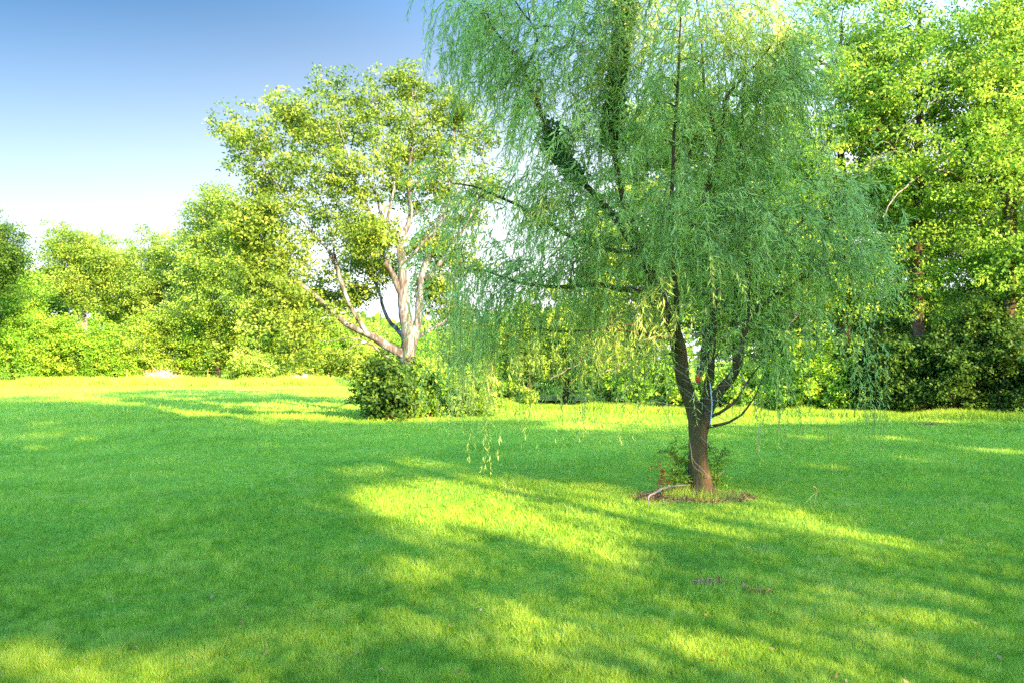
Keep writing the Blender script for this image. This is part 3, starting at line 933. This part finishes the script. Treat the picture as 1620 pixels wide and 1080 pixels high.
W.append(limb([(1120, 675), (1135, 672), (1153, 667), (1173, 655), (1185, 640), (1195, 625), (1205, 600)], D - .03, .022, .006, -.3, .06, .002))
W.append(limb([(1115, 665), (1129, 657), (1145, 648), (1161, 636), (1170, 625), (1179, 608), (1195, 585), (1212, 565), (1225, 530)], D, .024, .006, .1, .06, .002))
W.append(limb([(1070, 540), (1020, 530), (960, 520), (900, 525), (850, 520), (810, 525)], D - .1, .02, .005, -.6, .08, .005))
W.append(limb([(1072, 560), (1040, 555), (1000, 548), (960, 540), (920, 545)], D, .02, .005, .7, .08, .005))
WB = [(740, 50, 38, 55, .0, .4), (800, 40, 60, 70, 0, .7), (860, 90, 55, 90, 0, 1), (960, 60, 80, 110, 0, .9), (1080, 60, 90, 100, 0, .7), (1180, 60, 80, 90, 0, .9),
      (880, 240, 55, 70, 0, 1.2), (1000, 240, 90, 90, 0, .55), (1120, 240, 90, 90, 0, .5), (1220, 220, 60, 90, 0, .8), (850, 320, 80, 40, 0, 1), (765, 330, 50, 50, 0, .3), (745, 410, 42, 40, 0, .35),
      (930, 390, 90, 50, 0, 1), (1050, 380, 90, 55, 0, 1), (1170, 380, 90, 60, 0, 1.2), (1265, 350, 60, 70, 0, .5), (1270, 460, 70, 50, 0, .3), (1200, 480, 70, 50, 0, .45), (1000, 480, 90, 40, 0, .5),
      (860, 450, 80, 40, 0, .35), (940, -90, 110, 70, 0, 1), (1100, -100, 110, 70, 0, 1), (830, -50, 60, 50, 0, .6), (1290, 300, 45, 50, 0, .8)]
wblobs = [px_blob(a, b, c, d, D, e, 1.25 if w > .6 else .6, w) for a, b, c, d, e, w in WB]
wt = sample_blobs(wblobs, 172, 2.2)
front = []
for li, f0, n_ in [(0, .55, 22), (1, .45, 18), (2, .4, 16), (3, .3, 12), (5, .25, 16), (7, .3, 12), (8, .3, 12), (9, .2, 14), (10, .2, 10)]:
    q_ = W[li][0]
    ii = RNG.integers(int(len(q_) * f0), len(q_), n_)
    front.append(q_[ii] + RNG.normal(0, .12, (n_, 3)) + np.array([0, -.28, .12]))
for fx in (1048, 1062, 1075, 1090, 1135, 1150, 1165, 1180, 1195):
    front.append(P(fx, RNG.uniform(460, 545), D - RNG.uniform(.25, .6))[None])
wt = np.vstack([wt] + front)
root = empty('willow_tree', wb)
tag(root, 'willow with a dark forked trunk and long drooping strands on the lawn', 'tree')
tb = Tubes()
tb.add(*W[0], 34, .12, .045)
for q in W[1:3]:
    tb.add(*q, 22, .08, .04)
for q in W[3:]:
    tb.add(*q, 9, .06)
tb.build('trunk', M['bark_willow'], root)
gr = grow(W, wt, .016, wob=.05, up=.5, start_frac=.5)
gr.build('branches', M['bark_willow'], root)


def strand(s, d, Ln, droop, step=.05):
    n = max(4, int(Ln / step))
    pts = [s]
    d = d / np.linalg.norm(d)
    for k in range(n):
        d = d + np.array([0, 0, -droop]) + RNG.normal(0, .05, 3)
        d /= np.linalg.norm(d)
        pts.append(pts[-1] + d * step)
    return np.array(pts)


trunk_axis = P(1105, 400, D)
sv = Tubes()
LP, LD, LT_, LS = [], [], [], []


def dress(path, first=.15, gap=.021, size=.085, tone0=.45, bare=0.0):
    seg = np.linalg.norm(np.diff(path, axis=0), axis=1)
    cum = np.concatenate([[0], np.cumsum(seg)])
    tot = cum[-1]
    s = np.arange(first * tot, tot, gap)
    s = s[RNG.random(len(s)) > bare]
    if not len(s): return
    p = np.stack([np.interp(s, cum, path[:, i]) for i in range(3)], -1)
    p2 = np.stack([np.interp(np.minimum(s + .03, tot), cum, path[:, i]) for i in range(3)], -1)
    p1 = np.stack([np.interp(np.maximum(s - .03, 0), cum, path[:, i]) for i in range(3)], -1)
    t = norm(p2 - p1)
    side = norm(np.cross(t, RNG.normal(0, 1, t.shape)))
    d = norm(t * .9 + side * RNG.uniform(.3, 1.0, (len(s), 1)) + np.array([0, 0, -.55]))
    LP.append(p); LD.append(d)
    LT_.append(np.clip(tone0 + RNG.normal(0, .13, len(s)), 0, 1))
    LS.append(size * RNG.uniform(.6, 1.2, len(s)) * np.clip(1.15 - .5 * (s / tot), .5, 1))


for i, t in enumerate(wt):
    out = t - trunk_axis
    out[2] = 0
    out = out / (np.linalg.norm(out) + .3)
    tone_c = .45 + RNG.normal(0, .2)
    for k in range(RNG.integers(5, 9)):
        s = t + RNG.normal(0, .15, 3)
        d = out * .7 + RNG.normal(0, .55, 3) + np.array([0, 0, .35])
        Ln = RNG.uniform(.45, 1.35)
        path = strand(s, d, Ln, RNG.uniform(.10, .26))
        sv.add(path[::2], np.linspace(.0035, .0015, len(path[::2])), 3)
        dress(path, .05, .027, .11, tone_c)
RNG = np.random.default_rng(107)
# long thin hanging strands round the skirt
def skirt(n, x0, x1, top0, top1, b0, b1, d0, d1, bare, gold=0., tone=.45, gap=.024, size=.09):
    for _ in range(n):
        px = RNG.uniform(x0, x1)
        Dd = D + RNG.uniform(d0, d1)
        a = P(px, RNG.uniform(top0, top1), Dd)
        zb = P(px, RNG.uniform(b0, b1), Dd)[2]
        zb = max(zb, .12)
        Ln = a[2] - zb
        if Ln < .2: continue
        path = strand(a, np.array([RNG.normal(0, .25), RNG.normal(0, .25), -.6]), Ln, .16)
        sv.add(path[::3], np.linspace(.0022, .001, len(path[::3])), 3)
        dress(path, .1, gap, size, tone, bare)


skirt(34, 695, 760, 0, 90, 110, 190, -.4, .6, .1, tone=.3)
skirt(20, 700, 800, 290, 440, 470, 640, -1.3, .8, .25)
skirt(26, 640, 790, 400, 470, 600, 700, -1.2, .6, .45, tone=.7)  # left strands: sunlit yellow put into a paler leaf tone
skirt(16, 705, 745, 420, 480, 640, 700, -.8, .2, .35, tone=.9)
skirt(9, 735, 785, 470, 540, 690, 760, -1.0, -.2, .3, tone=.5)
skirt(26, 690, 780, 440, 540, 630, 690, -1.0, .6, .3, tone=.85)
skirt(55, 790, 960, 420, 520, 560, 720, -1., 1., .5)
skirt(22, 800, 1020, 460, 540, 620, 730, -1.2, .8, .5)
skirt(80, 930, 1060, 470, 540, 560, 650, -.6, 1.2, .15)
skirt(18, 1180, 1310, 440, 520, 540, 660, -.4, 1., .3)
skirt(6, 1270, 1370, 420, 500, 520, 620, -.4, 1., .25)
skirt(16, 1160, 1400, 470, 540, 660, 740, -1., 1., .35, tone=.4)
for cx_ in (1240, 1340, 1385):
    skirt(3, cx_ - 10, cx_ + 10, 480, 540, 690, 750, -.8, .4, .35, tone=.35)
sv.build('strands', M['twig'], root)
lp, ld, lt, ls = np.vstack(LP), np.vstack(LD), np.concatenate(LT_), np.concatenate(LS)
k = lp[:, 2] > .05
lp, ld, lt, ls = lp[k], ld[k], lt[k], ls[k]
mesh_obj('crown', leaf_quads(lp, ls * 1.25, .15, direction=ld, nrm=norm(RNG.normal(0, 1, lp.shape) + [0, 0, .5])), 4, np.arange(len(lp) * 4), M['leaf_willow'], root, tone=lt)
print('willow leaves', len(lp))
# bare grey twigs tangled in the lower crown
tw = Tubes()
for _ in range(48):
    a = P(RNG.uniform(1000, 1250), RNG.uniform(430, 640), D + RNG.uniform(-1.0, .4))
    d = RNG.normal(0, 1, 3) * [1, .6, .5]
    tw.add(strand(a, d, RNG.uniform(.4, 1.1), RNG.uniform(-.02, .10), .08), np.linspace(.005, .002, max(4, int(0)) or 4)[[0]].repeat(1) if False else .0035 * np.ones(1), 4) if False else None
    pth = strand(a, d, RNG.uniform(.4, 1.1), RNG.uniform(-.02, .10), .08)
    tw.add(pth, np.linspace(.0045, .002, len(pth)), 4)
for px_ in [[(1040, 590), (1090, 620), (1130, 655), (1165, 670)], [(1078, 598), (1100, 606), (1112, 580), (1105, 575)], [(1075, 575), (1085, 582), (1100, 580), (1108, 570), (1112, 558)],
            [(1060, 600), (1092, 628), (1125, 645)], [(1090, 690), (1096, 725), (1110, 740), (1126, 757), (1147, 743)], [(1092, 700), (1097, 735), (1112, 748)], [(1108, 690), (1120, 702), (1135, 712)]]:
    q, r = smooth_path([P(a, b, D - .17) for a, b in px_], [.005, .003], .05, .002)
    tw.add(q, r, 5)
tw.build('bare_twigs', M['twig_grey'], root)
# climbing vine on two stems
vp = []
for (limb_i, f0, f1, n, rr) in [(0, .66, 1.0, 6500, .17), (5, .42, .60, 1300, .20)]:
    pts = W[limb_i][0]
    ii = RNG.integers(int(len(pts) * f0), int(len(pts) * f1), n)
    ang = RNG.normal(0, 1, (n, 3))
    vp.append(pts[ii] + norm(ang) * rr * RNG.uniform(.2, 1.1, (n, 1)) * (.5 + .8 * vnoise(pts[ii, 2] * 3 + 9, pts[ii, 0] * 3 + 9, .6, 31))[:, None])
vp = np.vstack(vp)
mesh_obj('vine', leaf_quads(vp, RNG.uniform(.035, .075, len(vp)), .85, .4), 4, np.arange(len(vp) * 4), M['leaf_vine'], root, tone=np.clip(RNG.normal(.45, .2, len(vp)), 0, 1))


RNG = np.random.default_rng(106)
# saplings at the willow foot
def sapling(px, py, Dd, h, label, lm, lm2=None, nst=4, spread=.16, leaf=.055):
    b = P(px, py, Dd); b[2] = float(gz(b[0], b[1]))
    r_ = empty('sapling', b)
    tag(r_, label, 'sapling', 'saplings round the willow trunk')
    tbs = Tubes(); pp, pd = [], []
    for k in range(nst):
        e = b + np.array([RNG.normal(0, spread), RNG.normal(0, spread * .7), h * RNG.uniform(.6, 1)])
        q, r = smooth_path([b + RNG.normal(0, .03, 3) * [1, 1, 0], (b + e) / 2 + RNG.normal(0, .04, 3), e], [.009, .007, .003], .05, .004)
        tbs.add(q, r, 5)
        for j in range(int(len(q) * .3), len(q), 1):
            for _ in range(2):
                dd = norm(np.array([[RNG.normal(), RNG.normal() * .8, RNG.uniform(-.1, .5)]]))[0]
                ss = strand(q[j], dd, RNG.uniform(.1, .26), .05, .03)
                tbs.add(ss, np.linspace(.003, .0015, len(ss)), 3)
                pp.append(np.repeat(ss[1:], 3, 0) + RNG.normal(0, .012, (3 * (len(ss) - 1), 3)))
    tbs.build('stems', M['twig'], r_)
    pp = np.vstack(pp)
    mesh_obj('foliage', leaf_quads(pp, leaf * RNG.uniform(.6, 1.2, len(pp)), .42, .9), 4, np.arange(len(pp) * 4), M[lm], r_, tone=np.clip(RNG.normal(.4, .2, len(pp)), 0, 1))
    return r_


sapling(1070, 782, 10.1, .72, 'green sapling close to the left side of the willow trunk', 'leaf_wood', nst=3, spread=.16)
sapling(1046, 780, 10.0, .58, 'thin sapling with rusty red leaves left of the willow trunk', 'leaf_red', nst=1, spread=.04, leaf=.038)
sapling(1138, 778, 10.2, .80, 'green sapling leaning out right of the willow trunk', 'leaf_wood', nst=3, spread=.18)

RNG = np.random.default_rng(105)
# ------------------------------------------------------------------ small things
def lathe(name, prof, mat, c, parent, sides=16):
    n = len(prof)
    a = np.linspace(0, 2 * np.pi, sides, endpoint=False)
    v = np.array([[c[0] + r * math.cos(t), c[1] + r * math.sin(t), c[2] + z] for r, z in prof for t in a])
    f = [[i * sides + j, i * sides + (j + 1) % sides, (i + 1) * sides + (j + 1) % sides, (i + 1) * sides + j] for i in range(n - 1) for j in range(sides)]
    return mesh_obj(name, v, 4, f, mat, parent, smooth=True)


red = flat_mat('red_plastic', (.62, .05, .02), .35, .5, nscale=12, var=.12)
black = flat_mat('black_plastic', (.02, .02, .025), .4, .5)
c = P(1104.5, 604, D - .16)
fr = empty('bird_feeder', c)
tag(fr, 'small red tube feeder with a black top hanging in the willow fork', 'feeder')
lathe('tube', [(.001, 0), (.026, 0), (.029, .006), (.029, .10), (.026, .106), (.001, .106)], red, c, fr)
lathe('cap', [(.001, .106), (.031, .107), (.031, .118), (.016, .16), (.010, .20), (.001, .202)], black, c, fr)
tf = Tubes(); q, r = smooth_path([c + [0, 0, .2], c + [.004, 0, .26], c + [.012, .02, .33], c + [.0, .03, .37]], [.003, .003], .02)
tf.add(q, r, 6); tf.build('hook', black, fr)
lathe('perch', [(.001, -.012), (.034, -.010), (.034, -.002), (.001, -.001)], black, c, fr)

rope_m = flat_mat('pale_blue_rope', (.45, .55, .75), .8, .2, nscale=60, var=.3)
tf = Tubes()
q, r = smooth_path([P(1123, 605, D - .15), P(1125, 620, D - .16), P(1126.5, 640, D - .17), P(1125, 660, D - .17), P(1124, 671, D - .15), P(1127, 674, D - .12)], [.008, .008], .02, .0006)
tf.add(q, r, 8, .08)
tag(tf.build('rope', rope_m), 'pale blue rope hanging down the right side of the willow fork', 'rope')

# fallen curved branch beside the soil ring
tf = Tubes()
q, r = smooth_path([P(1095, 766, 10.0), P(1070, 768, 9.8), P(1050, 772, 9.6), P(1034, 780, 9.45), P(1026, 785, 9.4), P(1027, 799, 9.3)], [.008, .014, .015, .014, .012, .006], .04, .002)
q[:, 2] = np.maximum(q[:, 2], .012)
tf.add(q, r, 7, .06)
q, r = smooth_path([P(1030, 801, 9.3), P(1040, 803, 9.3), P(1060, 799, 9.4), P(1080, 790, 9.6)], [.005, .003], .04, .002)
q[:, 2] = np.maximum(q[:, 2], .03)
tf.add(q, r, 5)
tag(tf.build('fallen_branch', M['bark_pale']), 'bent pale fallen branch arching over the grass left of the willow trunk', 'branch')
tf = Tubes()
for pts in [[(1287, 768), (1293, 775), (1282, 787), (1273, 795)], [(1293, 775), (1290, 790), (1288, 806)]]:
    q, r = smooth_path([P(a, b, 9.2) for a, b in pts], [.006, .003], .03, .002)
    tf.add(q, r, 5)
tag(tf.build('dry_twig', M['twig_gold']), 'forked golden dry twig hanging over the grass right of the willow', 'twig')
# bare soil with litter
soil_m = flat_mat('bare_soil', (.22, .12, .055), .95, .05, nscale=25, var=.5)
lit_m = M['leaf_dry']


def soil(x, y, rx, ry, label, n):
    r_ = empty('soil_patch', (x, y, float(gz(x, y))))
    tag(r_, label, 'soil', None)
    o = disc('soil', x, y, rx, ry, float(gz(x, y)) + .012, soil_m, None, seed=int(x * 10))
    o.parent = r_
    o.data.transform(__import__('mathutils').Matrix.Translation((-x, -y, -float(gz(x, y)))))
    a, q = RNG.uniform(0, 6.28, n), np.sqrt(RNG.uniform(0, 1.25, n))
    p = np.stack([x + np.cos(a) * q * rx, y + np.sin(a) * q * ry, float(gz(x, y)) + RNG.uniform(.012, .035, n)], -1)
    mesh_obj('leaf_litter', leaf_quads(p, RNG.uniform(.02, .06, n), .4, 1.2), 4, np.arange(n * 4), lit_m, r_, tone=RNG.uniform(0, 1, n))


soil(2.25, 9.95, .70, .40, 'ring of bare brown soil and litter round the willow trunk', 2600)
soil(1.50, 6.03, .13, .08, 'small dark bare spot in the lawn in front of the willow', 260)
soil(1.78, 5.83, .09, .06, 'smaller faint bare spot right beside the dark one', 90)
soil(11.2, 21.3, .5, .3, 'faint bare patch of lawn near the right wood', 300)

# fence, brush pile, rocks at the left far side
rust = flat_mat('rusty_steel', (.42, .16, .10), .8, .3, nscale=9, var=.35)
fence_pts = [(200, 60), (243, 60), (287, 60), (328, 60.5), (369, 61), (394, 61), (420, 61), (470, 62), (520, 63)]
fb = P(287, 604, 60); fb[2] = 0
fr = empty('wire_fence', fb)
tag(fr, 'old wire fence on thin rusty posts along the left bushes', 'fence')
tops = []
for px, Dd in fence_pts:
    b = P(px, 600, Dd); b[2] = -.05
    tb = Tubes()
    lean = RNG.normal(0, .03, 2)
    tp = b + np.array([lean[0], lean[1], 1.15 + RNG.uniform(-.1, .1)])
    tb.add([b, (b + tp) / 2, tp], [.03, .03, .028], 6)
    tb.build('post', rust, fr)
    tops.append((b, tp))
wr = Tubes()
for f in (.35, .62, .9):
    pts = [b + (t_ - b) * f - np.array([0, .06, 0]) for b, t_ in tops]
    q = []
    for a, b in zip(pts[:-1], pts[1:]):
        for s in np.linspace(0, 1, 6, endpoint=False):
            q.append(a + (b - a) * s - np.array([0, 0, .05 * 4 * s * (1 - s)]))
    wr.add(np.array(q), np.full(len(q), .008), 3)
wr.build('wire', rust, fr)

# brush pile
bp_ = P(255, 603, 58.5); bp_[2] = 0
tf = Tubes()
for _ in range(420):
    a = bp_ + np.array([RNG.normal(0, .75), RNG.normal(0, .5), 0])
    h = max(.08, .85 * math.exp(-((a[0] - bp_[0]) / 1.0) ** 2) * RNG.uniform(.2, 1))
    a[2] = h
    d = RNG.normal(0, 1, 3) * [1, 1, .3]
    q = strand(a, d, RNG.uniform(.4, 1.1), .03, .15)
    q[:, 2] = np.maximum(q[:, 2], .03)
    tf.add(q, np.linspace(.022, .008, len(q)), 4)
grey_m = flat_mat('weathered_brush', (.50, .40, .36), .9, .1, nscale=5, var=.3)
tag(tf.build('brush_pile', grey_m), 'rounded pinkish grey pile of cut brush before the left bushes', 'brush pile')


def rock(px, py, Dd, s, label):
    b = P(px, py, Dd); b[2] = s[2] * .35
    n, m_ = 14, 9
    v = []
    for i in range(m_):
        for j in range(n):
            th, ph = math.pi * (i + .5) / m_, 2 * math.pi * j / n
            k = 1 + .18 * math.sin(3 * ph + i) + RNG.normal(0, .06)
            v.append([b[0] + s[0] * k * math.sin(th) * math.cos(ph), b[1] + s[1] * k * math.sin(th) * math.sin(ph), b[2] + s[2] * k * math.cos(th)])
    f = [[i * n + j, i * n + (j + 1) % n, (i + 1) * n + (j + 1) % n, (i + 1) * n + j] for i in range(m_ - 1) for j in range(n)]
    return tag(mesh_obj('rock', v, 4, f, rock_m, smooth=True), label, 'rock', 'pale rocks by the fence')


rock_m = flat_mat('pale_rock', (.55, .47, .40), .9, .2, nscale=6, var=.2)
rock(390, 604, 59, (.55, .4, .38), 'pale rock below the rusty fence posts')
rock(403, 604, 59.4, (.35, .3, .28), 'smaller pale rock just right of the first')
rock(470, 603, 58, (.42, .35, .45), 'pale rock under the big tree left limb')
rock(482, 603, 58.5, (.3, .3, .5), 'upright pale rock beside another under the left limb')


# taller unmown grass along the edges
def tall_strip(n, f, name, label, h0, h1, w, tone0):
    x, y = f(n)
    t = np.clip(tone0 + RNG.normal(0, .15, n) + .3 * (vnoise(x + 90, y + 90, 1.2, 41) - .5), 0, 1)
    h = RNG.uniform(h0, h1, n) * (.4 + vnoise(x + 90, y + 90, .8, 42))
    blades(x, y, h, w * RNG.uniform(.6, 1.4, n), RNG.uniform(.1, .8, n), t, name, M['grass'], label)


def f_left(n):
    px = RNG.uniform(-80, 600, n); Dd = RNG.uniform(53, 60, n)
    return (px - 810) / F * Dd, Dd


def f_right(n):
    px = RNG.uniform(780, 1760, n)
    Dd = np.interp(px, [780, 1000, 1300, 1620, 1760], [27.5, 26.5, 24.8, 22.3, 21.8]) + RNG.normal(0, .35, n)
    return (px - 810) / F * Dd, Dd


tall_strip(60000, f_left, 'tall_grass', 'pale unmown grass before the left bushes and fence', .25, .6, .05, .62)
tall_strip(40000, f_right, 'tall_grass', 'ragged taller grass at the foot of the right wood', .1, .32, .022, .4)


def f_foot(n):
    a = RNG.uniform(0, 6.28, n); r = np.sqrt(RNG.uniform(.02, 1, n))
    return 2.38 + np.cos(a) * r * .5, 9.95 + np.sin(a) * r * .3


tall_strip(1500, f_foot, 'tall_grass', 'wispy dry grass round the foot of the willow trunk', .06, .2, .006, .75)


# fallen leaves on the lawn
def litter(n=260):
    px, py = RNG.uniform(-100, 1720, n), RNG.uniform(640, 1140, n)
    Dd = F * EYE / (py - HOR)
    x, y = (px - 810) / F * Dd, Dd
    p = np.stack([x, y, gz(x, y) + RNG.uniform(.03, .06, n)], -1)
    o = mesh_obj('fallen_leaves', leaf_quads(p, RNG.uniform(.02, .05, n), .5, 1.5), 4, np.arange(n * 4), M['leaf_dry'], tone=RNG.uniform(.2, 1, n))
    tag(o, 'scattered dry fallen leaves lying in the lawn', 'leaves', None, 'stuff')


litter()
